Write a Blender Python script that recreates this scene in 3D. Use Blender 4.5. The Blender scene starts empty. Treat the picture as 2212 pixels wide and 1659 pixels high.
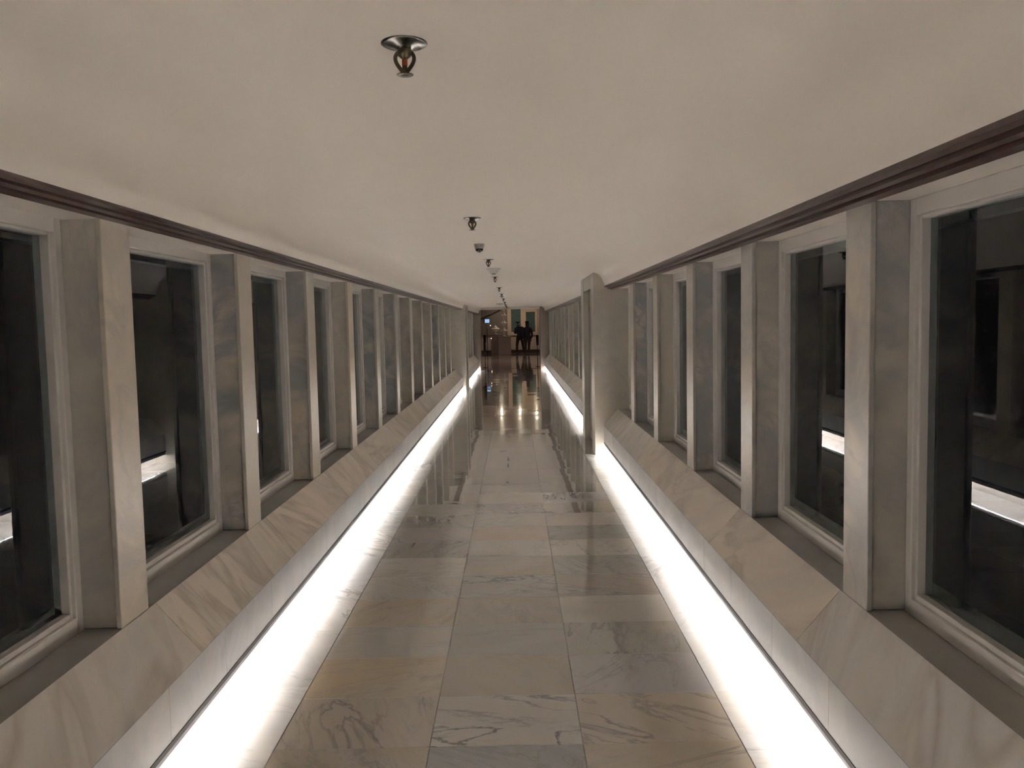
import bpy, bmesh, math, random
from mathutils import Matrix, Vector
random.seed(7)
S = bpy.context.scene
C = S.collection

# ------------------------------------------------------------------ camera
F = 1800.0
RHO = 0.02
yc = Vector((3, 129.5, -F)).normalized()
a_ = Vector((-RHO, 1, 0))
up = (a_ - yc * a_.dot(yc)).normalized()
rt = yc.cross(up)
Rm = Matrix((rt, yc, up))
cam = bpy.data.cameras.new('camera')
cam.sensor_fit = 'HORIZONTAL'; cam.sensor_width = 36; cam.lens = F / 2212 * 36
cam.clip_start = 0.05; cam.clip_end = 200
camo = bpy.data.objects.new('camera', cam)
camo.matrix_world = Matrix.Translation((0, 0, 1.6)) @ Rm.to_4x4()
C.objects.link(camo); S.camera = camo

# ------------------------------------------------------------------ world / exposure
W = bpy.data.worlds.new('night'); S.world = W; W.use_nodes = True
W.node_tree.nodes['Background'].inputs[0].default_value = (0.5, 0.45, 0.5, 1)
W.node_tree.nodes['Background'].inputs[1].default_value = 0.0025
S.view_settings.view_transform = 'Standard'; S.view_settings.look = 'None'
S.view_settings.gamma = 1; S.view_settings.use_curve_mapping = False
S.view_settings.exposure = 1.78
STRIP = 30.0        # radiance of the tubes under the sills
HALL = 30.0

# ------------------------------------------------------------------ materials
def newmat(name):
    m = bpy.data.materials.new(name); m.use_nodes = True
    nt = m.node_tree; b = nt.nodes['Principled BSDF']
    return m, nt, b
def N(nt, t, **kw):
    n = nt.nodes.new(t)
    for k, v in kw.items():
        if k in n.inputs.keys(): n.inputs[k].default_value = v
        else: setattr(n, k, v)
    return n
def ramp(nt, src, stops):
    r = nt.nodes.new('ShaderNodeValToRGB'); el = r.color_ramp.elements
    while len(el) < len(stops): el.new(0.5)
    for e, (p, v) in zip(el, stops): e.position = p; e.color = (v, v, v, 1)
    nt.links.new(src, r.inputs[0]); return r.outputs[0]
def mixc(nt, fac, a, b, mode='MIX'):
    m = nt.nodes.new('ShaderNodeMix'); m.data_type = 'RGBA'; m.blend_type = mode
    for s, v in ((0, fac), (6, a), (7, b)):
        if isinstance(v, (int, float)): m.inputs[s].default_value = v
        elif isinstance(v, tuple): m.inputs[s].default_value = v
        else: nt.links.new(v, m.inputs[s])
    return m.outputs[2]
def mathn(nt, op, a, b=None):
    m = nt.nodes.new('ShaderNodeMath'); m.operation = op
    for i, v in enumerate((a, b)):
        if v is None: continue
        if isinstance(v, (int, float)): m.inputs[i].default_value = v
        else: nt.links.new(v, m.inputs[i])
    return m.outputs[0]
def marble(name, rough, veins=(0.23, 0.23, 0.24, 1), warm=(0.62, 0.50, 0.36, 1), stretch=(1, 1, 1),
           vein_w=0.045, spots=True, detail=7.0, dist=1.0, soft=0.0, coat=0.0, ior=1.5, bump=0.02):
    """tint = object colour, alpha = how strongly the slab is veined"""
    m, nt, b = newmat(name)
    tc = N(nt, 'ShaderNodeTexCoord'); oi = N(nt, 'ShaderNodeObjectInfo')
    mul = mathn(nt, 'MULTIPLY', oi.outputs['Random'], 61.0)
    comb = N(nt, 'ShaderNodeCombineXYZ'); nt.links.new(mul, comb.inputs[0]); nt.links.new(mul, comb.inputs[2])
    ang = N(nt, 'ShaderNodeCombineXYZ'); nt.links.new(mathn(nt, 'MULTIPLY', oi.outputs['Random'], 6.28), ang.inputs[2])
    mp = N(nt, 'ShaderNodeMapping'); nt.links.new(tc.outputs['Object'], mp.inputs[0])
    nt.links.new(comb.outputs[0], mp.inputs['Location']); nt.links.new(ang.outputs[0], mp.inputs['Rotation'])
    mp2 = N(nt, 'ShaderNodeMapping'); nt.links.new(mp.outputs[0], mp2.inputs[0]); mp2.inputs['Scale'].default_value = stretch
    P = mp2.outputs[0]
    n1 = N(nt, 'ShaderNodeTexNoise', Scale=1.6, Detail=detail, Roughness=0.6, Distortion=dist); nt.links.new(P, n1.inputs['Vector'])
    v1 = ramp(nt, n1.outputs[0], [(0.5 - vein_w, 0), (0.5, 1), (0.5 + vein_w * .6, 0)])
    n2 = N(nt, 'ShaderNodeTexNoise', Scale=1.1, Detail=4.0, Roughness=0.55, Distortion=0.6); nt.links.new(P, n2.inputs['Vector'])
    cl = ramp(nt, n2.outputs[0], [(0.42, 0), (0.66, 1)])
    n3 = N(nt, 'ShaderNodeTexNoise', Scale=0.9, Detail=5.0, Roughness=0.6, Distortion=1.0)
    mp3 = N(nt, 'ShaderNodeMapping'); nt.links.new(P, mp3.inputs[0]); mp3.inputs['Location'].default_value = (13, 5, 9)
    nt.links.new(mp3.outputs[0], n3.inputs['Vector'])
    wm = ramp(nt, n3.outputs[0], [(0.5, 0), (0.72, 1)])
    n4 = N(nt, 'ShaderNodeTexNoise', Scale=9.0, Detail=8.0, Roughness=0.75, Distortion=0.5); nt.links.new(P, n4.inputs['Vector'])
    sp = ramp(nt, n4.outputs[0], [(0.5, 0), (0.62, 1)])
    sp2 = ramp(nt, n3.outputs[0], [(0.42, 1), (0.60, 0.1)])
    A = oi.outputs['Alpha']
    base = oi.outputs['Color']
    c = mixc(nt, mathn(nt, 'MULTIPLY', cl, 0.32), base, (0.50, 0.51, 0.52, 1))
    c = mixc(nt, mathn(nt, 'MULTIPLY', wm, 0.26), c, warm)
    if soft:
        n6 = N(nt, 'ShaderNodeTexNoise', Scale=2.6, Detail=3.0, Roughness=0.5, Distortion=0.8); nt.links.new(P, n6.inputs['Vector'])
        c = mixc(nt, mathn(nt, 'MULTIPLY', mathn(nt, 'MULTIPLY', ramp(nt, n6.outputs[0], [(0.40, 0), (0.60, 1)]), A), soft), c, (0.30, 0.31, 0.32, 1))
    patch = mathn(nt, 'MULTIPLY', mathn(nt, 'MULTIPLY', sp, cl), A)
    c = mixc(nt, mathn(nt, 'MULTIPLY', patch, 0.75 if spots else 0.3), c, veins)
    c = mixc(nt, mathn(nt, 'MULTIPLY', mathn(nt, 'MULTIPLY', mathn(nt, 'MULTIPLY', v1, sp2), mathn(nt, 'ADD', A, 0.2)), 0.8), c, veins)
    nt.links.new(c, b.inputs['Base Color'])
    b.inputs['Roughness'].default_value = rough; b.inputs['IOR'].default_value = ior
    b.inputs['Coat Weight'].default_value = coat; b.inputs['Coat Roughness'].default_value = 0.018; b.inputs['Coat IOR'].default_value = 1.65
    if bump:
        n5 = N(nt, 'ShaderNodeTexNoise', Scale=5.0, Detail=2.0); nt.links.new(P, n5.inputs['Vector'])
        bp = N(nt, 'ShaderNodeBump', Strength=bump, Distance=0.02); nt.links.new(n5.outputs[0], bp.inputs['Height'])
        nt.links.new(bp.outputs[0], b.inputs['Normal'])
        if coat:
            n7 = N(nt, 'ShaderNodeTexNoise', Scale=4.0, Detail=1.0); nt.links.new(tc.outputs['Object'], n7.inputs['Vector'])
            bq = N(nt, 'ShaderNodeBump', Strength=0.10, Distance=0.004); nt.links.new(n7.outputs[0], bq.inputs['Height'])
            nt.links.new(bq.outputs[0], b.inputs['Coat Normal'])
    return m
def plain(name, col, rough=0.5, metal=0.0, var=0.08, scale=6.0, bump=0.0, **kw):
    m, nt, b = newmat(name)
    tc = N(nt, 'ShaderNodeTexCoord')
    n = N(nt, 'ShaderNodeTexNoise', Scale=scale, Detail=5.0); nt.links.new(tc.outputs['Object'], n.inputs['Vector'])
    lo = tuple(v * (1 - var) for v in col) + (1,); hi = tuple(min(1, v * (1 + var)) for v in col) + (1,)
    nt.links.new(mixc(nt, n.outputs[0], lo, hi), b.inputs['Base Color'])
    b.inputs['Roughness'].default_value = rough; b.inputs['Metallic'].default_value = metal
    for k, v in kw.items(): b.inputs[k].default_value = v
    if bump:
        n5 = N(nt, 'ShaderNodeTexNoise', Scale=60.0, Detail=3.0); nt.links.new(tc.outputs['Object'], n5.inputs['Vector'])
        bp = N(nt, 'ShaderNodeBump', Strength=bump, Distance=0.005); nt.links.new(n5.outputs[0], bp.inputs['Height'])
        nt.links.new(bp.outputs[0], b.inputs['Normal'])
    return m
def emit(name, col, s):
    m, nt, b = newmat(name)
    b.inputs['Base Color'].default_value = (.8, .8, .8, 1)
    b.inputs['Emission Color'].default_value = col + (1,); b.inputs['Emission Strength'].default_value = s
    return m
M_floor = marble('polished_floor_marble', 0.12, coat=1.0, ior=1.5, bump=0.012, stretch=(0.7, 2.1, 1.0), vein_w=0.03)
M_wall = marble('honed_wall_marble', 0.30, vein_w=0.06, spots=True, bump=0.01, veins=(0.36, 0.36, 0.37, 1), soft=0.85)
M_sill = marble('sill_marble', 0.42, veins=(0.34, 0.27, 0.21, 1), stretch=(0.45, 1.9, 1.0), vein_w=0.11, spots=False, detail=3.0, dist=0.8, soft=0.25, bump=0.01)
M_grout = plain('grout', (0.30, 0.27, 0.23), 0.8)
M_plaster = plain('ceiling_paint', (0.80, 0.742, 0.668), 0.42, var=0.02, scale=1.2, bump=0.04)
M_white = plain('white_frame_paint', (0.72, 0.68, 0.64), 0.35, var=0.03, bump=0.03)
M_wood = plain('dark_brown_moulding', (0.045, 0.020, 0.015), 0.32, var=0.3, scale=3.0)
M_bronze = plain('dark_bronze_edge', (0.010, 0.008, 0.008), 0.6)
M_alu = plain('lavender_aluminium', (0.20, 0.19, 0.215), 0.6)
M_brass = plain('tarnished_brass', (0.10, 0.085, 0.055), 0.35, metal=0.85, var=0.3, scale=60)
M_chrome = plain('dull_chrome', (0.16, 0.155, 0.14), 0.25, metal=1.0, var=0.15, scale=30)
M_red = plain('red_link', (0.30, 0.05, 0.012), 0.3, var=0.1)
M_plast = plain('cream_plastic', (0.62, 0.58, 0.52), 0.4, var=0.03)
M_camb = plain('camera_housing', (0.30, 0.27, 0.24), 0.4, var=0.05)
M_black = plain('black_plastic', (0.012, 0.012, 0.012), 0.15, var=0.1)
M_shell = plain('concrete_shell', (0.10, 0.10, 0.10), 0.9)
M_door = plain('brown_door_panel', (0.17, 0.145, 0.115), 0.28, var=0.15, scale=2)
M_port = plain('brown_stone_jamb', (0.24, 0.20, 0.175), 0.35, var=0.15, scale=3)
M_plin = plain('plinth_stone', (0.30, 0.25, 0.225), 0.5, var=0.1, scale=2)
M_hall = plain('hall_wall_stone', (0.36, 0.295, 0.26), 0.5, var=0.1, scale=1)
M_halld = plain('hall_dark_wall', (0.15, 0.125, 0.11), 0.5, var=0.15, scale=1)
M_hframe = plain('hall_tan_frame', (0.42, 0.31, 0.24), 0.45, var=0.06)
M_teal = plain('dark_teal_glass', (0.045, 0.075, 0.07), 0.25, var=0.3, scale=4)
M_base = plain('dark_plinth', (0.03, 0.018, 0.015), 0.4)
M_orn = plain('pale_carved_marble', (0.78, 0.72, 0.65), 0.22, var=0.1, scale=10)
M_tube = emit('strip_light', (1.0, 0.96, 0.925), STRIP)
M_down = emit('downlight_glow', (1.0, 0.86, 0.62), HALL * 2)
M_screen = emit('blue_screen', (0.25, 0.50, 0.85), 0.28)
M_dot = emit('small_lamp', (1.0, 0.8, 0.6), 1.2)
mg, nt, b = newmat('window_glass')
nt.nodes.remove(b)
out = [n for n in nt.nodes if n.type == 'OUTPUT_MATERIAL'][0]
gl = N(nt, 'ShaderNodeBsdfGlossy', Roughness=0.004); gl.inputs[0].default_value = (0.95, 0.97, 1, 1)
tr = N(nt, 'ShaderNodeBsdfTransparent'); tr.inputs[0].default_value = (0.55, 0.60, 0.62, 1)
fr = N(nt, 'ShaderNodeFresnel', IOR=1.42)
geo = N(nt, 'ShaderNodeNewGeometry')
nt.links.new(mathn(nt, 'SUBTRACT', 1.42, mathn(nt, 'MULTIPLY', geo.outputs['Backfacing'], 0.7158)), fr.inputs['IOR'])
mx = N(nt, 'ShaderNodeMixShader'); nt.links.new(fr.outputs[0], mx.inputs[0])
nt.links.new(tr.outputs[0], mx.inputs[1]); nt.links.new(gl.outputs[0], mx.inputs[2]); nt.links.new(mx.outputs[0], out.inputs[0])
M_glass = mg

# ------------------------------------------------------------------ mesh helpers
class MB:
    def __init__(s): s.v = []; s.f = []; s.sm = []
    def add(s, vs, fs, smooth=False):
        o = len(s.v); s.v += [tuple(p) for p in vs]; s.f += [tuple(i + o for i in f) for f in fs]; s.sm += [smooth] * len(fs); return s
    def box(s, x0, x1, y0, y1, z0, z1):
        if x0 > x1: x0, x1 = x1, x0
        vs = [(x, y, z) for z in (z0, z1) for y in (y0, y1) for x in (x0, x1)]
        return s.add(vs, [(0, 2, 3, 1), (4, 5, 7, 6), (0, 1, 5, 4), (2, 6, 7, 3), (0, 4, 6, 2), (1, 3, 7, 5)])
    def cbox(s, x0, x1, y0, y1, z0, z1, c=0.002):
        """box with all edges chamfered"""
        if x0 > x1: x0, x1 = x1, x0
        bm = bmesh.new(); bmesh.ops.create_cube(bm, size=1)
        for v in bm.verts: v.co = Vector(((x0 + x1) / 2 + v.co.x * (x1 - x0), (y0 + y1) / 2 + v.co.y * (y1 - y0), (z0 + z1) / 2 + v.co.z * (z1 - z0)))
        bmesh.ops.bevel(bm, geom=bm.edges[:], offset=c, segments=1, affect='EDGES')
        bm.verts.index_update()
        s.add([v.co[:] for v in bm.verts], [[v.index for v in f.verts] for f in bm.faces]); bm.free(); return s
    def prism(s, prof, y0, y1, closed=True, caps=True, smooth=False):
        n = len(prof)
        vs = [(x, y0, z) for x, z in prof] + [(x, y1, z) for x, z in prof]
        fs = [(i, (i + 1) % n, n + (i + 1) % n, n + i) for i in range(n if closed else n - 1)]
        if caps and closed: fs += [tuple(range(n))[::-1], tuple(range(n, 2 * n))]
        return s.add(vs, fs, smooth)
    def lathe(s, prof, seg=24, c=(0, 0, 0), smooth=True):
        vs = []; fs = []
        for r, z in prof:
            for k in range(seg):
                t = 2 * math.pi * k / seg; vs.append((c[0] + r * math.cos(t), c[1] + r * math.sin(t), c[2] + z))
        for i in range(len(prof) - 1):
            for k in range(seg):
                fs.append((i * seg + k, i * seg + (k + 1) % seg, (i + 1) * seg + (k + 1) % seg, (i + 1) * seg + k))
        if prof[0][0] > 1e-5: fs.append(tuple(range(seg))[::-1])
        if prof[-1][0] > 1e-5: fs.append(tuple(range((len(prof) - 1) * seg, len(prof) * seg)))
        return s.add(vs, fs, smooth)
    def tube(s, pts, r, seg=8):
        vs = []; fs = []; pts = [Vector(p) for p in pts]
        for i, p in enumerate(pts):
            d = (pts[min(i + 1, len(pts) - 1)] - pts[max(i - 1, 0)]).normalized()
            u = d.cross(Vector((0, 1, 0.01))).normalized(); w = d.cross(u)
            rr = r[i] if isinstance(r, (list, tuple)) else r
            for k in range(seg):
                t = 2 * math.pi * k / seg; vs.append(p + u * rr * math.cos(t) + w * rr * math.sin(t))
        for i in range(len(pts) - 1):
            for k in range(seg): fs.append((i * seg + k, i * seg + (k + 1) % seg, (i + 1) * seg + (k + 1) % seg, (i + 1) * seg + k))
        fs += [tuple(range(seg))[::-1], tuple(range((len(pts) - 1) * seg, len(pts) * seg))]
        return s.add(vs, fs, True)
    def mesh(s, name, mat):
        me = bpy.data.meshes.new(name); me.from_pydata(s.v, [], s.f)
        me.polygons.foreach_set('use_smooth', s.sm); me.materials.append(mat)
        bm = bmesh.new(); bm.from_mesh(me); bmesh.ops.recalc_face_normals(bm, faces=bm.faces[:]); bm.to_mesh(me); bm.free()
        return me
    def build(s, name, mat, parent=None, loc=(0, 0, 0), col=None):
        return link(name, s.mesh(name, mat), parent, loc, col)
def link(name, me, parent=None, loc=(0, 0, 0), col=None):
    o = bpy.data.objects.new(name, me); C.objects.link(o); o.parent = parent; o.location = loc
    if col: o.color = col
    return o
def empty(name, loc=(0, 0, 0), parent=None):
    o = bpy.data.objects.new(name, None); C.objects.link(o); o.location = loc; o.parent = parent; o.empty_display_size = .1
    return o
def tag(o, label, cat, group=None, kind=None):
    if label: o['label'] = label
    if cat: o['category'] = cat
    if group: o['group'] = group
    if kind: o['kind'] = kind
    return o
def struct(o): o['kind'] = 'structure'; return o
def jit(c, d=0.03, al=None):
    k = 1 + random.uniform(-d, d); w = random.uniform(-d, d) * .5
    return (min(1, c[0] * k * (1 + w)), c[1] * k, c[2] * k * (1 - w), random.random() * .5 if al is None else al)

# ------------------------------------------------------------------ dimensions
Y0, YP, YH = -4.0, 29.1, 29.9          # corridor start, end portal front and back
CEIL = 2.2
# side: sign, face x, sill inner x, window frame x, toe wall x
SD = {'left':  dict(s=-1, xc=1.235, xe=1.405, xf=1.545, xt=1.375, mt=(1.20, 1.988), mb=(1.30, 1.9585), p0=2.876, dp=1.4165, panel=19.95, pf=21.5, xs=1.165, np_=12),
      'right': dict(s=1,  xc=1.071, xe=1.240, xf=1.380, xt=1.205, mt=(1.10, 2.035), mb=(1.20, 1.980), p0=2.911, dp=1.433, panel=10.03, pf=11.85, xs=0.965, np_=5)}
HC, HE = 0.355, 0.552                  # sill outer and inner edge heights
HD = 0.155                             # bottom edge of the face slabs
SOF = 2.0
BASE = (0.62, 0.55, 0.46)

# ------------------------------------------------------------------ floor
fl = struct(MB().box(-1.9, 1.75, Y0, YH, -0.12, -0.012).build('floor', M_grout))
JX = [-0.945, -0.352, 0.234, 0.835]
ROW = 0.4308; R0 = 3.067
tile_me = {}
for c in range(3):
    w = JX[c + 1] - JX[c]
    tile_me[c] = MB().cbox(-w / 2 + .0012, w / 2 - .0012, -ROW / 2 + .0012, ROW / 2 - .0012, -0.02, 0.0, 0.0012).mesh('tile', M_floor)
WHT = (0.54, 0.505, 0.45); GRY = (0.40, 0.38, 0.345); CRM = (0.41, 0.36, 0.275); BEI = (0.45, 0.38, 0.295)
PCH = (0.58, 0.45, 0.34); ORG = (0.56, 0.455, 0.325); BLU = (0.30, 0.31, 0.33); LIL = (0.43, 0.41, 0.42); BRN = (0.42, 0.36, 0.30)
SPEC = {(1, -1): BLU + (.4,), (1, 0): WHT + (1.6,), (1, 1): CRM + (0.0,), (1, 2): GRY + (.2,), (1, 3): CRM + (.1,), (1, 4): GRY + (1.7,),
        (1, 5): CRM + (.1,), (1, 6): WHT + (.05,), (1, 7): PCH + (0.0,), (1, 8): WHT + (.3,),
        (0, -1): BEI + (.5,), (0, 0): (0.52, 0.45, 0.37, .8), (0, 1): ORG + (.3,), (0, 2): WHT + (.3,), (0, 3): ORG + (.3,), (0, 4): WHT + (.2,),
        (0, 5): WHT + (.2,), (0, 6): GRY + (.9,), (0, 7): LIL + (.8,), (0, 10): GRY + (1.4,),
        (2, -1): BEI + (1.1,), (2, 0): (0.50, 0.43, 0.35, 1.0), (2, 1): LIL + (.4,), (2, 2): GRY + (.8,), (2, 3): WHT + (.1,), (2, 4): BRN + (.8,),
        (2, 5): GRY + (.4,), (2, 6): WHT + (.6,)}
k0 = int(math.floor((Y0 - R0) / ROW)) + 1
k1 = int((YH - R0) / ROW)
for c in range(3):
    for k in range(k0, k1):
        col = SPEC.get((c, k)) or jit(random.choice([WHT, WHT, WHT, GRY, GRY, CRM, LIL]), .05, random.choice([0, .2, .5, .9]))
        o = link('tile', tile_me[c], fl, ((JX[c] + JX[c + 1]) / 2, R0 + (k + .5) * ROW, random.uniform(-.0004, 0)), col)
        o.rotation_euler = (math.radians(max(-.2, min(.2, random.gauss(0, .13)))), math.radians(max(-.08, min(.08, random.gauss(0, .05)))), 0)
for side, d in SD.items():
    xa = JX[0] if side == 'left' else JX[3]; xb = d['s'] * (d['xt'] + .02)
    n = 0.70
    me = MB().cbox(-(abs(xb - xa)) / 2 + .0012, abs(xb - xa) / 2 - .0012, -n / 2 + .0012, n / 2 - .0012, -.02, 0, .0012).mesh('border_slab', M_floor)
    y = 3.50 - 11 * n + n / 2 + (0.12 if side == 'left' else 0)
    while y < YH - .2:
        o = link('border_slab', me, fl, ((xa + xb) / 2, y, -.0003), jit(random.choice([(.80, .78, .75), (.78, .76, .74), (.70, .69, .68)]), .04))
        o.rotation_euler = (math.radians(random.gauss(0, .06)), math.radians(random.gauss(0, .03)), 0)
        y += n

# ------------------------------------------------------------------ ceiling
def ceil_profile():
    L, R = SD['left'], SD['right']; r = .12
    cv = [(0, 0), (.018, .30), (.036, .54), (.058, .72), (.086, .87), (.125, .965), (.175, 1.0)]
    P = [(-L['mt'][0] + a, L['mt'][1] + (CEIL - L['mt'][1]) * b) for a, b in cv]
    P += [(R['mt'][0] - a, R['mt'][1] + (CEIL - R['mt'][1]) * b) for a, b in cv[::-1]]
    return P
P = ceil_profile()
outer = [(1.75, P[-1][1]), (1.75, CEIL + .15), (-1.9, CEIL + .15), (-1.9, P[0][1])]
cl = struct(MB().prism(P + outer, Y0, YH, smooth=False).build('ceiling', M_plaster))
for i, p in enumerate(cl.data.polygons): p.use_smooth = i < 13

# ------------------------------------------------------------------ side walls
wn = [0]
def window(side, y0, y1):
    d = SD[side]; s = d['s']; wn[0] += 1
    xf = d['xf']; L = y1 - y0; z0, z1 = HE - .004, SOF
    e = struct(empty('window_%d' % wn[0], (s * xf, (y0 + y1) / 2, z0)))
    h = L / 2; H = z1 - z0
    f = MB()
    def ring(xa, xb, mn, mt, mbm, inn):   # bars: outer margins, width
        pass
    wo, wi = .042, .016
    bo, bi = .058, .020                   # bottom, top bars are taller
    # outer bars
    f.cbox(0, s * .07, -h, -h + wo, 0, H, .003); f.cbox(0, s * .07, h - wo, h, 0, H, .003)
    f.cbox(0, s * .07, -h + wo, h - wo, 0, bo, .003); f.cbox(0, s * .07, -h + wo, h - wo, H - bo, H, .003)
    # set-back inner bead
    a, bb = s * .014, s * .07
    f.cbox(a, bb, -h + wo, -h + wo + wi, bo, H - bo, .002); f.cbox(a, bb, h - wo - wi, h - wo, bo, H - bo, .002)
    f.cbox(a, bb, -h + wo + wi, h - wo - wi, bo, bo + bi, .002); f.cbox(a, bb, -h + wo + wi, h - wo - wi, H - bo - .012, H - bo, .002)
    f.build('window_frame', M_white, e)
    q = MB(); x = s * .044
    q.add([(x, -h + wo, bo), (x, h - wo, bo), (x, h - wo, H - bo), (x, -h + wo, H - bo)], [(0, 1, 2, 3)])
    q.build('pane', M_glass, e)
PIL = .215
def pilaster(side, wall, y, ncol=None):
    d = SD[side]; s = d['s']; xe, xf = d['xe'], d['xf']; z0, z1 = HE, SOF
    e = empty('pilaster', (s * xe, y, z0), wall); H = z1 - z0
    col = ncol or jit(BASE, .05, random.choice([.1, .3, .7, 1.0, 1.2]))
    g = .012
    MB().cbox(0, s * .02, 0, PIL, -.0, H, .0025).build('front_slab', M_wall, e, col=jit(BASE, .06, random.choice([.1, .3, .7])))
    for yy in (g, PIL - g - .02):
        MB().cbox(s * .0215, s * (xf - xe + .06), yy, yy + .02, 0, H, .002).build('side_slab', M_wall, e, col=col)
    MB().box(s * .0205, s * (xf - xe + .05), g + .019, PIL - g - .019, 0, H).build('core', M_grout, e)
def stretch(side, wall, y0, y1, pils, first_win_from, last_win_to):
    """one run of sill, mouldings, pilasters and windows between two piers"""
    d = SD[side]; s = d['s']; xc, xe, xf, xt = d['xc'], d['xe'], d['xf'], d['xt']
    # sloped coping slabs
    def run(name, prof, mat, L, ya, yb, cols, al=0.45, c0=0.0, jl=0.0):
        y = ya; cache = {}
        while y < yb - .01:
            l = min(L + random.uniform(-jl, jl), yb - y)
            if yb - (y + l) < L * .3: l = yb - y
            key = round(l, 3)
            if key not in cache: cache[key] = MB().prism([(s * x, z) for x, z in prof], .0013, l - .0013).mesh(name, mat)
            link(name, cache[key], wall, (0, y, 0), jit(random.choice(cols), .03, al))
            y += l
    off = d['p0'] - .62
    ya = off - math.ceil((off - y0) / 1.43) * 1.43
    def runs(*a, L, **k): run(*a, L, y0, y1, **k)
    # align first joints to photographed positions
    dx, dz = xe - xc, HE - HC; ln = math.hypot(dx, dz); nx, nz = dz / ln * .03, -dx / ln * .03
    cop = [(xc, HC), (xe, HE), (xe + nx, HE + nz), (xc + nx, HC + nz)]
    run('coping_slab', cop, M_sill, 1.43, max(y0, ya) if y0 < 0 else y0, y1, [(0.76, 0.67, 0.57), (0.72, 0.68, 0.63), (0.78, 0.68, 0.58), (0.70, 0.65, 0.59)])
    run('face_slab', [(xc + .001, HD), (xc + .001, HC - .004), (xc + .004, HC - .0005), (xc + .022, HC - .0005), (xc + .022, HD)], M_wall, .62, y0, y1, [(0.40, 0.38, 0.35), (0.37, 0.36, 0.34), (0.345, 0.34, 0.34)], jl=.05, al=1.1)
    run('ledge_slab', [(xe + .002, HE - .03), (xe + .002, HE - .004), (xf + .06, HE - .004), (xf + .06, HE - .03)], M_wall, 1.43, y0, y1, [(0.42, 0.39, 0.35), (0.40, 0.38, 0.35)])
    MB().box(s * (xc - .001), s * (xc + .02), y0, y1, HD - .020, HD - .0005).build('dark_edge_strip', M_bronze, wall)
    MB().box(s * (xc + .010), s * (xc + .016), y0, y1, HD - .050, HD - .0205).build('light_channel', M_alu, wall)
    # body behind the slabs and toe wall
    MB().prism([(s * x, z) for x, z in [(xt, -.02), (xt, HD - .013), (xc + .0205, HD - .013), (xc + .0225, HC - .03), (xe + nx, HE - .032), (xf + .3, HE - .032), (xf + .3, -.02)]], y0, y1).build('sill_body', M_plaster, wall)
    # header above windows with soffit
    MB().prism([(s * x, z) for x, z in [(d['mb'][0] + .02, SOF), (d['mt'][0] + .004, SOF + (0.04 if side == 'right' else 0.0)), (d['mt'][0] + .004, CEIL), (xf + .3, CEIL), (xf + .3, SOF)]], y0, y1).build('header', M_plaster, wall)
    # stepped dark moulding
    (xa, za), (xb, zb) = d['mt'], d['mb']; hh = za - zb; w = xb - xa
    prof = [(xa, za), (xa, za - hh * .30), (xa + w * .18, za - hh * .42), (xa + w * .24, za - hh * .30), (xa + w * .34, za - hh * .34), (xa + w * .34, za - hh * .62),
            (xa + w * .50, za - hh * .74), (xa + w * .56, za - hh * .58), (xa + w * .68, za - hh * .62), (xa + w * .68, za - hh * .88), (xb, zb), (xb + .005, SOF + .001), (xa + .02, SOF + .045 if side == 'right' else SOF + .003)]
    o = MB().prism([(s * x, z) for x, z in prof], y0, y1).build('moulding', M_wood, wall)
    for y in pils: pilaster(side, wall, y)
    a = first_win_from
    for y in pils + [last_win_to]:
        if y - a > .3: window(side, a + .001, y + (.010 if y in pils else -.001))
        a = y + PIL - .011
    # light tubes tucked up behind the channel
def tubes(side, y0, y1):
    d = SD[side]; s = d['s']; n = max(1, round((y1 - y0) / 1.5)); L = (y1 - y0) / n
    x = s * (d['xc'] + .062)
    me_h = MB().box(s * -.010, s * .030, -L / 2 + .01, L / 2 - .01, .0, .010).mesh('housing', M_alu)
    me_t = MB().cbox(s * -.004, s * .024, -L / 2 + .015, L / 2 - .015, -.007, -.0003, .001).mesh('diffuser', M_tube)
    for k in range(n):
        e = empty('light_strip', (x, y0 + (k + .5) * L, HD - .0235))
        yy = y0 + (k + .5) * L
        tag(e, None, 'lamp', 'linear lights under the %s sill' % side)
        e['side'] = side; e['yy'] = yy
        link('housing', me_h, e); link('diffuser', me_t, e)
        STR.append(e)
STR = []
def pocket(side, wall, y0, y1):
    """marble door pocket: two jamb slabs, lintel block and recessed door panel"""
    d = SD[side]; s = d['s']; xs = d['xs']; t = .37; r = .11
    def slab_prof():
        P = [(xs, 0.0), (xs, CEIL - .005)]
        P = [(xs, 0.0), (xs, CEIL - .002), (d['xf'] + .3, CEIL - .002), (d['xf'] + .3, 0)]
        return [(s * x, z) for x, z in P]
    e = empty('door_pocket', (0, 0, 0), wall)
    for ya in (y0, y1 - t): MB().prism(slab_prof(), ya, ya + t).build('jamb_slab', M_wall, e, col=(0.60, 0.55, 0.47, .1))
    MB().cbox(s * (xs + .004), s * (d['xf'] + .3), y0 + t + .001, y1 - t - .001, 2.02, CEIL - .003, .003).build('lintel_block', M_wall, e, col=(0.44, 0.39, 0.33, .1))
    MB().cbox(s * (xs + .07), s * (xs + .11), y0 + t + .01, y1 - t - .01, .01, 2.015, .003).build('door_panel', M_door, e)
    MB().box(s * (xs + .115), s * (d['xf'] + .3), y0 + t + .001, y1 - t - .001, 0, 2.02).build('pocket_back', M_shell, e)
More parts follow.
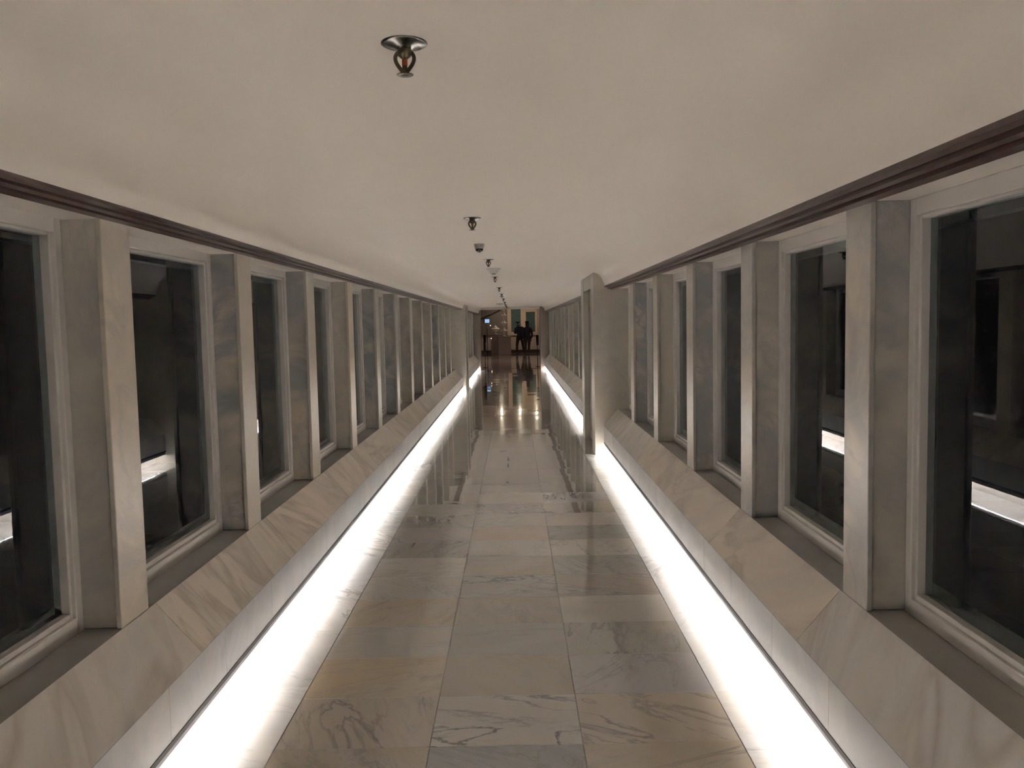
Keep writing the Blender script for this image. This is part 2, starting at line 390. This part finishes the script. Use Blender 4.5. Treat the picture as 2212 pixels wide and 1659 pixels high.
for side in ('left', 'right'):
    d = SD[side]; s = d['s']
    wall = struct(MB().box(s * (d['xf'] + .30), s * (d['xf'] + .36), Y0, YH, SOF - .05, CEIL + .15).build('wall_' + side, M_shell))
    n = d['np_']
    kneg = int((d['p0'] - Y0 - .4) / d['dp'])
    p1 = [d['p0'] + d['dp'] * k for k in range(-kneg, n)]
    stretch(side, wall, Y0, d['panel'], p1, Y0, d['panel'])
    pocket(side, wall, d['panel'], d['pf'])
    ys = d['panel'] + .0; k = n; p2 = []
    y = d['p0'] + d['dp'] * n
    while y < 27.0:
        if y > d['pf'] + .25: p2.append(y)
        y += d['dp']
    stretch(side, wall, d['pf'], YP, p2, d['pf'], y if y < YP - .5 else YP - 1.2)
    ye = y if y < YP - .5 else YP - 1.2
    MB().cbox(s * d['xe'], s * (d['xf'] + .3), ye, YP, HE - .004, SOF, .003).build('end_panel', M_wall, wall, col=(0.48, 0.45, 0.42, .2))
    tubes(side, Y0, d['panel'] - .01); tubes(side, d['pf'] + .01, YP - .01)
bk = struct(MB().box(-1.9, 1.75, Y0 - .1, Y0, -.1, CEIL + .15).build('wall_back', M_plaster))

# ------------------------------------------------------------------ end portal and hall
pw = struct(empty('wall_end', (0, YP, 0)))
PL, PR = -1.165, .93
MB().box(-1.9, PL, 0, YH - YP, 0, CEIL + .0).build('jamb', M_port, pw)
MB().box(PR, 1.75, 0, YH - YP, 0, CEIL + .0).build('jamb', M_port, pw)
MB().box(PL, PR, 0.02, YH - YP, 2.125, CEIL - .001).build('lintel', M_plaster, pw)
YB = 46.3
HW = 5.0
hf = struct(MB().box(-HW, HW, YH, YB + .2, -.1, 0).build('floor_hall', M_floor, col=(0.46, 0.37, 0.33, .3)))
hc = struct(MB().box(-HW, HW, YH, YB + .2, 3.3, 3.4).build('ceiling_hall', M_plaster))
struct(MB().box(-HW - .1, -HW, YH, YB + .2, -.1, 3.4).build('wall_hall_left', M_hall))
struct(MB().box(HW, HW + .1, YH, YB + .2, -.1, 3.4).build('wall_hall_right', M_hall))
hfr = MB(); hfr.box(-HW, -1.9, YH - .1, YH, -.1, 3.4); hfr.box(1.75, HW, YH - .1, YH, -.1, 3.4); hfr.box(-1.9, 1.75, YH - .1, YH, CEIL + .15, 3.4)
struct(hfr.build('wall_hall_front', M_hall))
wf = struct(MB().box(-HW, HW, YB, YB + .2, -.1, 3.4).build('wall_far', M_hall))

# far hall: wall panels, tall dark windows with tan frames
f = MB()
for x0, x1, z0, z1 in [(-.34, -.12, .97, 3.0), (.41, .70, 1.13, 3.0), (-.12, .41, .97, 1.16), (.70, 1.20, .97, 1.15), (1.2, 1.34, .97, 3.0), (.70, 1.20, 2.25, 3.0)]:
    f.cbox(x0, x1, YB - .06, YB - .001, z0, z1, .008)
wn[0] += 1
wz = struct(empty('window_%d' % wn[0], (0, 0, 0)))
f.build('window_frame', M_hframe, wz)
MB().box(-.12, .41, YB - .03, YB - .012, 1.16, 3.0).build('pane', M_teal, wz)
MB().box(.70, 1.20, YB - .03, YB - .012, 1.15, 2.25).build('pane', M_teal, wz)
struct(MB().box(-HW, HW, YB - .05, YB, 0, .17).build('baseboard_far', M_base))
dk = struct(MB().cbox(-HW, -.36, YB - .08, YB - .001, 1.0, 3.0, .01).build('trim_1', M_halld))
rail = MB().tube([(-2.2, YB - .14, 1.72), (-.7, YB - .14, 2.42)], .035).build('trim_2', M_base); struct(rail)

# far hall: downlights (seen only as glints on the wet-looking floor)
for i, (x, lab) in enumerate([(-.72, 'left'), (.27, 'middle'), (1.17, 'right')]):
    e = empty('downlight', (x, 44.95, 3.3))
    tag(e, 'small recessed downlight in the far hall ceiling, %s of the three in the row' % lab, 'lamp', 'downlights in the far hall')
    MB().lathe([(.05, 0), (.075, -.002), (.078, -.012), (.052, -.014)], 20).build('trim_ring', M_chrome, e)
    MB().lathe([(.04, -.010), (.044, -.03), (.034, -.055), (.015, -.068), (0, -.072)], 16).build('lens', M_down, e)
    ld = bpy.data.lights.new('downlight_glow', 'SPOT'); ld.energy = 7; ld.color = (1, .86, .74); ld.spot_size = 2.3; ld.spot_blend = .6; ld.shadow_soft_size = .05
    lo = bpy.data.objects.new('glow', ld); C.objects.link(lo); lo.parent = e; lo.location = (0, 0, -.14)

for i, (x, lab) in enumerate([(-2.6, 'left'), (2.6, 'right')]):  # added fill lamps, out of view, brightening plinths, ornament and people from the front
    e = empty('downlight', (x, 36.5, 3.3))
    tag(e, 'added fill lamp under the hall ceiling nearer the end opening, on the %s side' % lab, 'lamp', 'downlights in the far hall')
    MB().lathe([(.05, 0), (.075, -.002), (.078, -.012), (.052, -.014)], 20).build('trim_ring', M_chrome, e)
    MB().lathe([(0, -.008), (.05, -.008)], 20).build('lens', M_plast, e)
    ld = bpy.data.lights.new('downlight_glow', 'SPOT'); ld.energy = 95; ld.color = (1, .86, .74); ld.spot_size = 2.8; ld.spot_blend = .8; ld.shadow_soft_size = .05
    lo = bpy.data.objects.new('glow', ld); C.objects.link(lo); lo.parent = e; lo.location = (0, 0, -.14)

# tiered marble ornament on a stone plinth
e = empty('plinth', (-.475, 44, 0)); tag(e, 'square brown stone plinth carrying the taller tiered ornament', 'plinth', None)
MB().cbox(-.33, .33, -.33, .33, 0, .92, .012).build('block', M_plin, e)
MB().cbox(-.35, .35, -.35, .35, .92, .955, .01).build('cap', M_plin, e)
def ornament(loc, label, sc, tiers):
    e = empty('tiered_ornament', loc); tag(e, label, 'ornament')
    z = 0
    MB().lathe([(.0, 0), (.13 * sc, 0), (.13 * sc, .03), (.06 * sc, .06), (.035 * sc, .10)], 28).build('foot', M_orn, e)
    z = .08
    for i in range(tiers):
        r = (.22 - .03 * i) * sc; h = .41 * sc
        MB().lathe([(.04 * sc, 0), (.035 * sc, .10 * sc), (.06 * sc, .14 * sc), (r * .72, .17 * sc), (r, .22 * sc), (r * 1.02, .24 * sc), (r * .9, .25 * sc), (r * .5, .27 * sc),
                    (.07 * sc, .31 * sc), (.05 * sc, .36 * sc), (.035 * sc, h)], 28).build('tier', M_orn, e, (0, 0, z))
        z += h - .01
    MB().lathe([(.035 * sc, 0), (.05 * sc, .02), (.06 * sc, .06 * sc), (.03 * sc, .10 * sc), (0, .13 * sc)], 24).build('finial', M_orn, e, (0, 0, z))
ornament((-.51, 44, .955), 'tall three-tiered pale marble ornament on the stone plinth in the far hall', 1.0, 3)
e = empty('plinth', (-.95, 44.6, 0)); tag(e, 'narrower brown stone plinth further left, under the small urn', 'plinth')
MB().cbox(-.24, .24, -.24, .24, 0, 1.02, .012).build('block', M_plin, e); MB().cbox(-.26, .26, -.26, .26, 1.02, 1.06, .01).build('cap', M_plin, e)
e = empty('urn', (-.97, 44.6, 1.06)); tag(e, 'small pale marble urn left of the tall tiered ornament', 'urn')
MB().lathe([(0, 0), (.12, 0), (.12, .03), (.05, .05), (.04, .12), (.12, .18), (.22, .26), (.23, .31), (.20, .34), (.10, .36)], 28).build('bowl', M_orn, e)
MB().lathe([(.11, .355), (.13, .37), (.08, .42), (.03, .46), (.035, .49), (0, .52)], 24).build('lid', M_orn, e)
e = empty('display_stand', (-1.36, 43, 0)); tag(e, 'dark stand holding a small bright blue screen at the left of the far hall', 'screen')
MB().cbox(-.17, .15, -.02, .02, 1.67, 1.90, .01).build('housing', M_black, e)
MB().box(-.11, .13, -.023, -.0205, 1.69, 1.875).build('screen', M_screen, e)
MB().tube([(0, 0, .02), (0, 0, 1.68)], .02).build('pole', M_black, e); MB().lathe([(0, 0), (.2, 0), (.2, .015), (.03, .03), (0, .03)], 20).build('base', M_black, e)
for x, z, lab in [(-1.20, 1.55, 'upper'), (-1.18, .87, 'lower')]:
    e = empty('marker_light', (x, 43.4 + (0.5 if lab == 'lower' else 0), 0)); tag(e, 'tiny warm marker lamp on a thin post beside the blue screen, the %s one' % lab, 'lamp')
    MB().tube([(0, 0, 0), (0, 0, z - .02)], .008).build('post', M_halld, e); MB().lathe([(0, -.025), (.02, -.015), (.025, 0), (.02, .015), (0, .025)], 12, (0, 0, z)).build('bulb', M_dot, e)
for s, x, z0, z1, lab in [(-1, -1.075, .62, 1.22, 'left'), (1, .875, .80, 1.18, 'right')]:
    e = empty('wall_box', (x, 31.0, 0)); tag(e, 'narrow dark box on a post just beyond the %s jamb of the end opening' % lab, 'box')
    MB().cbox(-.05, .05, -.06, .06, z0, z1, .01).build('body', M_black, e); MB().tube([(0, 0, .0), (0, 0, z0 + .01)], .012).build('post', M_black, e)
    MB().cbox(-.08, .08, -.08, .08, 0, .012, .004).build('base', M_black, e)

# ------------------------------------------------------------------ ceiling fittings
def sprinkler():
    e = empty('sprinkler', (0, 0, 0))
    MB().lathe([(.049, 0), (.0495, -.002), (.046, -.004), (.036, -.0045), (.033, -.007), (.020, -.010), (.014, -.016)], 36).build('escutcheon', M_chrome, e)
    body = MB().lathe([(.015, -.008), (.016, -.014), (.016, -.024), (.013, -.028), (.008, -.032), (.006, -.034)], 12)
    body.build('body', M_brass, e)
    for s in (-1, 1):
        pts = []
        for k in range(13):
            t = k / 12; z = -.018 - .046 * t
            w = .0115 + .0115 * math.sin(math.pi * min(1, t * 1.05) ** .75) - .009 * t
            pts.append((s * w, 0, z))
        MB().tube(pts, .0042, 8).build('frame_arm', M_brass, e)
    MB().lathe([(.0055, -.034), (.006, -.036), (.006, -.047), (.0045, -.048)], 12).build('link', M_red, e)
    MB().lathe([(.0055, -.048), (.0055, -.052), (.003, -.060), (.002, -.064), (.009, -.066), (.008, -.069)], 12).build('seat', M_brass, e)
    # toothed deflector
    q = MB(); n = 16; vs = [(0, 0, -.0695)]; fs = []
    for k in range(n * 2):
        t = math.pi * k / n; r = .018 if k % 2 else .0165; r2 = r
        vs.append((r2 * math.cos(t), r2 * math.sin(t), -.067))
    for k in range(n * 2): vs.append((vs[k + 1][0], vs[k + 1][1], -.0655))
    vs.append((0, 0, -.068))
    m2 = n * 2
    for k in range(m2):
        j = (k + 1) % m2
        fs += [(0, 1 + j, 1 + k), (1 + k, 1 + j, 1 + m2 + j, 1 + m2 + k), (1 + 2 * m2, 1 + m2 + k, 1 + m2 + j)]
    q.add(vs, fs); q.build('deflector', M_brass, e)
    return e
def copy_tree(o, parent=None):
    c = o.copy(); C.objects.link(c); c.parent = parent
    for ch in list(o.children): copy_tree(ch, c)
    return c
ys = [1.817, 4.745, 7.767, 10.604, 13.68, 16.65, 19.6, 22.6, 25.6, 28.3]
labs = ['large in view near the camera, the red link showing', 'second from the camera, just before the dome camera', 'third from the camera, just before the nearest smoke detector',
        'fourth from the camera, just past the first smoke detector', 'fifth from the camera, level with the right door pocket', 'sixth from the camera, before the second smoke detector',
        'seventh from the camera, past the second smoke detector', 'eighth from the camera, before the thin ceiling plate', 'ninth from the camera, past the thin ceiling plate', 'last one, right before the end opening']
sp0 = sprinkler()
for i, y in enumerate(ys):
    e = sp0 if i == 0 else copy_tree(sp0)
    e.location = (-.22, y, CEIL); e.rotation_euler = (0, 0, math.radians([2, 8, -5, 4, 10, -8, 3, 6, 0, 5][i]))
    tag(e, 'dark metal ceiling sprinkler, ' + labs[i], 'sprinkler', 'sprinklers along the corridor ceiling')
e = empty('dome_camera', (-.243, 6.265, CEIL)); tag(e, 'small grey dome security camera under the ceiling between two sprinklers', 'camera')
MB().lathe([(.040, 0), (.040, -.003), (.036, -.020), (.030, -.036), (.026, -.038)], 32).build('housing', M_camb, e)
MB().lathe([(.030, -.034), (.028, -.046), (.020, -.056), (.010, -.062), (0, -.063)], 28).build('lens_dome', M_black, e)
MB().lathe([(.0, 0), (.006, 0), (.006, .002), (0, .003)], 12).build('screw', M_black, e, (.014, -.034, -.016))
def smoke(loc, r, h, lab, name='smoke_detector', cat='detector'):
    e = empty(name, loc); tag(e, lab, cat)
    MB().lathe([(r, 0), (r, -.012), (r * .93, -.02), (r * .70, -.024)], 36).build('base', M_plast, e)
    MB().lathe([(r * .72, -.022), (r * .66, -h * .6), (r * .45, -h * .85), (r * .28, -h * .92)], 32).build('dome', M_plast, e)
    MB().lathe([(r * .30, -h * .86), (r * .28, -h), (0, -h)], 20).build('sensor', M_bronze, e)
smoke((-.202, 9.026, CEIL), .078, .062, 'larger cream smoke detector on the ceiling between the third and fourth sprinklers')
smoke((-.213, 17.7, CEIL), .075, .045, 'smaller looking far smoke detector on the ceiling before the seventh sprinkler')
e = empty('ceiling_plate', (-.38, 24.3, CEIL)); tag(e, 'thin round dark plate on the ceiling near the far end', 'cover plate')
MB().lathe([(.11, 0), (.11, -.008), (.10, -.014), (0, -.016)], 32).build('plate', M_camb, e)
MB().lathe([(.02, -.015), (.02, -.02), (0, -.021)], 12).build('screw', M_bronze, e)

# ------------------------------------------------------------------ people
def skin(name, verts, edges, mat, parent, root=0, lv=2):
    me = bpy.data.meshes.new(name); me.from_pydata([v[0] for v in verts], edges, []); me.materials.append(mat)
    o = bpy.data.objects.new(name, me); C.objects.link(o); o.parent = parent
    bm = bmesh.new(); bm.from_mesh(me); lay = bm.verts.layers.skin.verify(); bm.verts.ensure_lookup_table()
    for i, v in enumerate(bm.verts):
        r = verts[i][1]; r = r if isinstance(r, tuple) else (r, r)
        v[lay].radius = r; v[lay].use_root = (i == root)
    bm.to_mesh(me); bm.free()
    m = o.modifiers.new('skin', 'SKIN'); m.use_smooth_shade = True
    s = o.modifiers.new('sub', 'SUBSURF'); s.levels = lv; s.render_levels = lv
    return o
M_skin = plain('skin', (0.20, 0.11, 0.075), .5)
M_hair = plain('black_hair', (0.010, 0.008, 0.008), .45)
M_navy = plain('navy_shirt', (0.030, 0.036, 0.062), .8)
M_coat = plain('dark_blue_cardigan', (0.022, 0.024, 0.042), .85)
M_trs = plain('dark_brown_trousers', (0.035, 0.026, 0.023), .85)
M_shoe = plain('black_shoe', (0.010, 0.009, 0.009), .4)
def person(loc, rz, sc, J, label, female):
    """J: joint table; y+ is the way the person faces. Body is one continuous skinned mesh."""
    e = empty('person', loc); e.rotation_euler = (0, 0, rz); e.scale = (sc,) * 3
    tag(e, label, 'person')
    names = list(J); idx = {n: i for i, n in enumerate(names)}
    bones = [('pelvis', 'waist'), ('waist', 'chest'), ('chest', 'neck'), ('neck', 'jaw'), ('jaw', 'head'), ('head', 'crown')]
    for s in 'LR':
        bones += [('chest', 'sh' + s), ('sh' + s, 'el' + s), ('el' + s, 'wr' + s), ('wr' + s, 'palm' + s),
                  ('pelvis', 'hip' + s), ('hip' + s, 'kn' + s), ('kn' + s, 'an' + s), ('an' + s, 'toe' + s)]
    R = dict(pelvis=.115, waist=.10, chest=.10, neck=.055, jaw=(.06, .065), head=(.078, .09), crown=(.06, .07))
    for s in 'LR': R.update({'sh' + s: .058, 'el' + s: .04, 'wr' + s: .028, 'palm' + s: (.038, .018), 'hip' + s: .09, 'kn' + s: .055, 'an' + s: .036, 'toe' + s: (.04, .028)})
    vv = [(J[n], R[n]) for n in names]; ee = [(idx[a], idx[b]) for a, b in bones]
    for s in 'LR':     # fingers: four unequal and a thumb leaving the side of the palm
        p = Vector(J['palm' + s]); w = Vector(J['wr' + s]); dr = (p - w).normalized(); sd = dr.cross(Vector((0, 1, 0.2))).normalized()
        for j, (off, ln) in enumerate([(-.027, .062), (-.009, .075), (.009, .070), (.027, .055)]):
            a = p + sd * off + dr * .03; m = a + dr * ln * .5; t = m + (dr * .8 + Vector((0, .5, 0))) .normalized() * ln * .5
            n0 = len(vv); vv += [(tuple(a), .010), (tuple(m), .009), (tuple(t), .007)]; ee += [(idx['palm' + s], n0), (n0, n0 + 1), (n0 + 1, n0 + 2)]
        a = p - dr * .02 - sd * .035; t = a + (dr * .6 - sd * .5).normalized() * .045
        n0 = len(vv); vv += [(tuple(a), .011), (tuple(t), .009)]; ee += [(idx['palm' + s], n0), (n0, n0 + 1)]
    skin('body', vv, ee, M_skin, e)
    def part(name, mat, keys, bn, grow, over={}):
        ks = {k: i for i, k in enumerate(keys)}
        v2 = []
        for k in keys:
            r = over.get(k, R[k]); r = r if isinstance(r, tuple) else (r, r)
            v2.append((J[k], (r[0] + grow, r[1] + grow)))
        return skin(name, v2, [(ks[a], ks[b]) for a, b in bn], mat, e)
    part('trousers', M_trs, ['pelvis', 'hipL', 'hipR', 'knL', 'knR', 'anL', 'anR'], [('pelvis', 'hipL'), ('pelvis', 'hipR'), ('hipL', 'knL'), ('hipR', 'knR'), ('knL', 'anL'), ('knR', 'anR')], .018)
    o = {'pelvis': .165, 'waist': .15, 'chest': .145} if female else {'pelvis': .13, 'waist': .125, 'chest': .145, 'neck': .05, 'shL': .075, 'shR': .075}
    keys = ['waist', 'chest', 'pelvis', 'neck', 'shL', 'shR', 'elL', 'elR', 'wrL', 'wrR']
    part('cardigan' if female else 'shirt', M_coat if female else M_navy, keys, [('pelvis', 'waist'), ('waist', 'chest'), ('chest', 'neck'), ('chest', 'shL'), ('chest', 'shR'), ('shL', 'elL'), ('shR', 'elR'), ('elL', 'wrL'), ('elR', 'wrR')], .024, o)
    for s in 'LR':
        a = Vector(J['an' + s]); t = Vector(J['toe' + s])
        skin('shoe', [(tuple(a + Vector((0, -.02, -.035))), .045), (tuple((a + t) / 2 + Vector((0, 0, -.01))), .045), (tuple(t), (.045, .03))], [(0, 1), (1, 2)], M_shoe, e)
    h = Vector(J['head']); c = Vector(J['crown']); f = (h - Vector(J['neck'])).normalized()
    if female:
        skin('hair', [(tuple(h + Vector((0, -.02, .03))), (.098, .10)), (tuple(c + Vector((0, -.02, -.015))), (.08, .08)), (tuple(h + Vector((0, -.06, -.12))), (.10, .06)), (tuple(h + Vector((0, -.10, -.26))), (.115, .05)), (tuple(h + Vector((0, -.115, -.40))), (.095, .035))], [(0, 1), (0, 2), (2, 3), (3, 4)], M_hair, e)
    else:
        skin('hair', [(tuple(h + Vector((0, -.022, .045))), (.09, .09)), (tuple(c + Vector((0, -.01, -.01))), (.075, .08)), (tuple(h + Vector((0, -.035, -.03))), (.078, .06))], [(0, 1), (0, 2)], M_hair, e)
    fa = h + Vector((0, .085, -.005))
    skin('nose', [(tuple(fa + Vector((0, .0, .015))), .010), (tuple(fa + Vector((0, .018, -.018))), .014)], [(0, 1)], M_skin, e, lv=1)
    for s in (-1, 1):
        MB().lathe([(0, -.008), (.009, -.004), (.011, 0), (.009, .004), (0, .008)], 10).build('eye', M_black, e, tuple(fa + Vector((s * .031, -.004, .02))))
        skin('ear', [(tuple(h + Vector((s * .082, -.005, .02))), (.012, .02)), (tuple(h + Vector((s * .080, -.005, -.02))), (.010, .014))], [(0, 1)], M_skin, e, lv=1)
    skin('mouth', [(tuple(fa + Vector((-.022, -.006, -.045))), .006), (tuple(fa + Vector((.022, -.006, -.045))), .006)], [(0, 1)], M_red, e, lv=1)
    return e
man = dict(pelvis=(0, 0, .93), waist=(-.01, 0, 1.08), chest=(-.03, 0, 1.30), neck=(-.07, .03, 1.46), jaw=(-.09, .06, 1.53), head=(-.10, .07, 1.60), crown=(-.10, .07, 1.66),
           shL=(-.21, .02, 1.37), elL=(-.26, .08, 1.11), wrL=(-.17, .29, 1.16), palmL=(-.13, .35, 1.19), shR=(.15, .0, 1.38), elR=(.22, -.02, 1.10), wrR=(.18, .14, .92), palmR=(.17, .18, .86),
           hipL=(-.10, 0, .86), knL=(-.16, .03, .49), anL=(-.17, -.02, .09), toeL=(-.19, .13, .035), hipR=(.10, 0, .86), knR=(.15, .02, .49), anR=(.20, -.03, .09), toeR=(.22, .12, .035))
wom = dict(pelvis=(0, 0, .93), waist=(0, 0, 1.07), chest=(0, 0, 1.28), neck=(0, .01, 1.44), jaw=(0, .03, 1.51), head=(0, .035, 1.575), crown=(0, .03, 1.63),
           shL=(-.17, 0, 1.35), elL=(-.22, -.02, 1.07), wrL=(-.20, .10, .84), palmL=(-.195, .13, .77), shR=(.17, 0, 1.35), elR=(.25, -.01, 1.07), wrR=(.20, .08, .84), palmR=(.19, .11, .77),
           hipL=(-.09, 0, .86), knL=(-.10, .02, .48), anL=(-.10, -.02, .085), toeL=(-.11, .12, .033), hipR=(.09, 0, .86), knR=(.08, .02, .48), anR=(.05, -.02, .085), toeR=(.06, .12, .033))
person((.33, 44.0, .0), 0, 1.0, man, 'person in a navy shirt, seen from behind, one arm bent forward, legs apart', False)
person((.71, 43.2, .0), 0, 1.0, wom, 'person with long black hair seen from behind in a loose dark blue cardigan', True)

for e in STR:
    side = e['side']; yy = e['yy']; del e['side']; del e['yy']
    e['label'] = 'white linear light hidden below the %s marble sill, washing the floor' % side
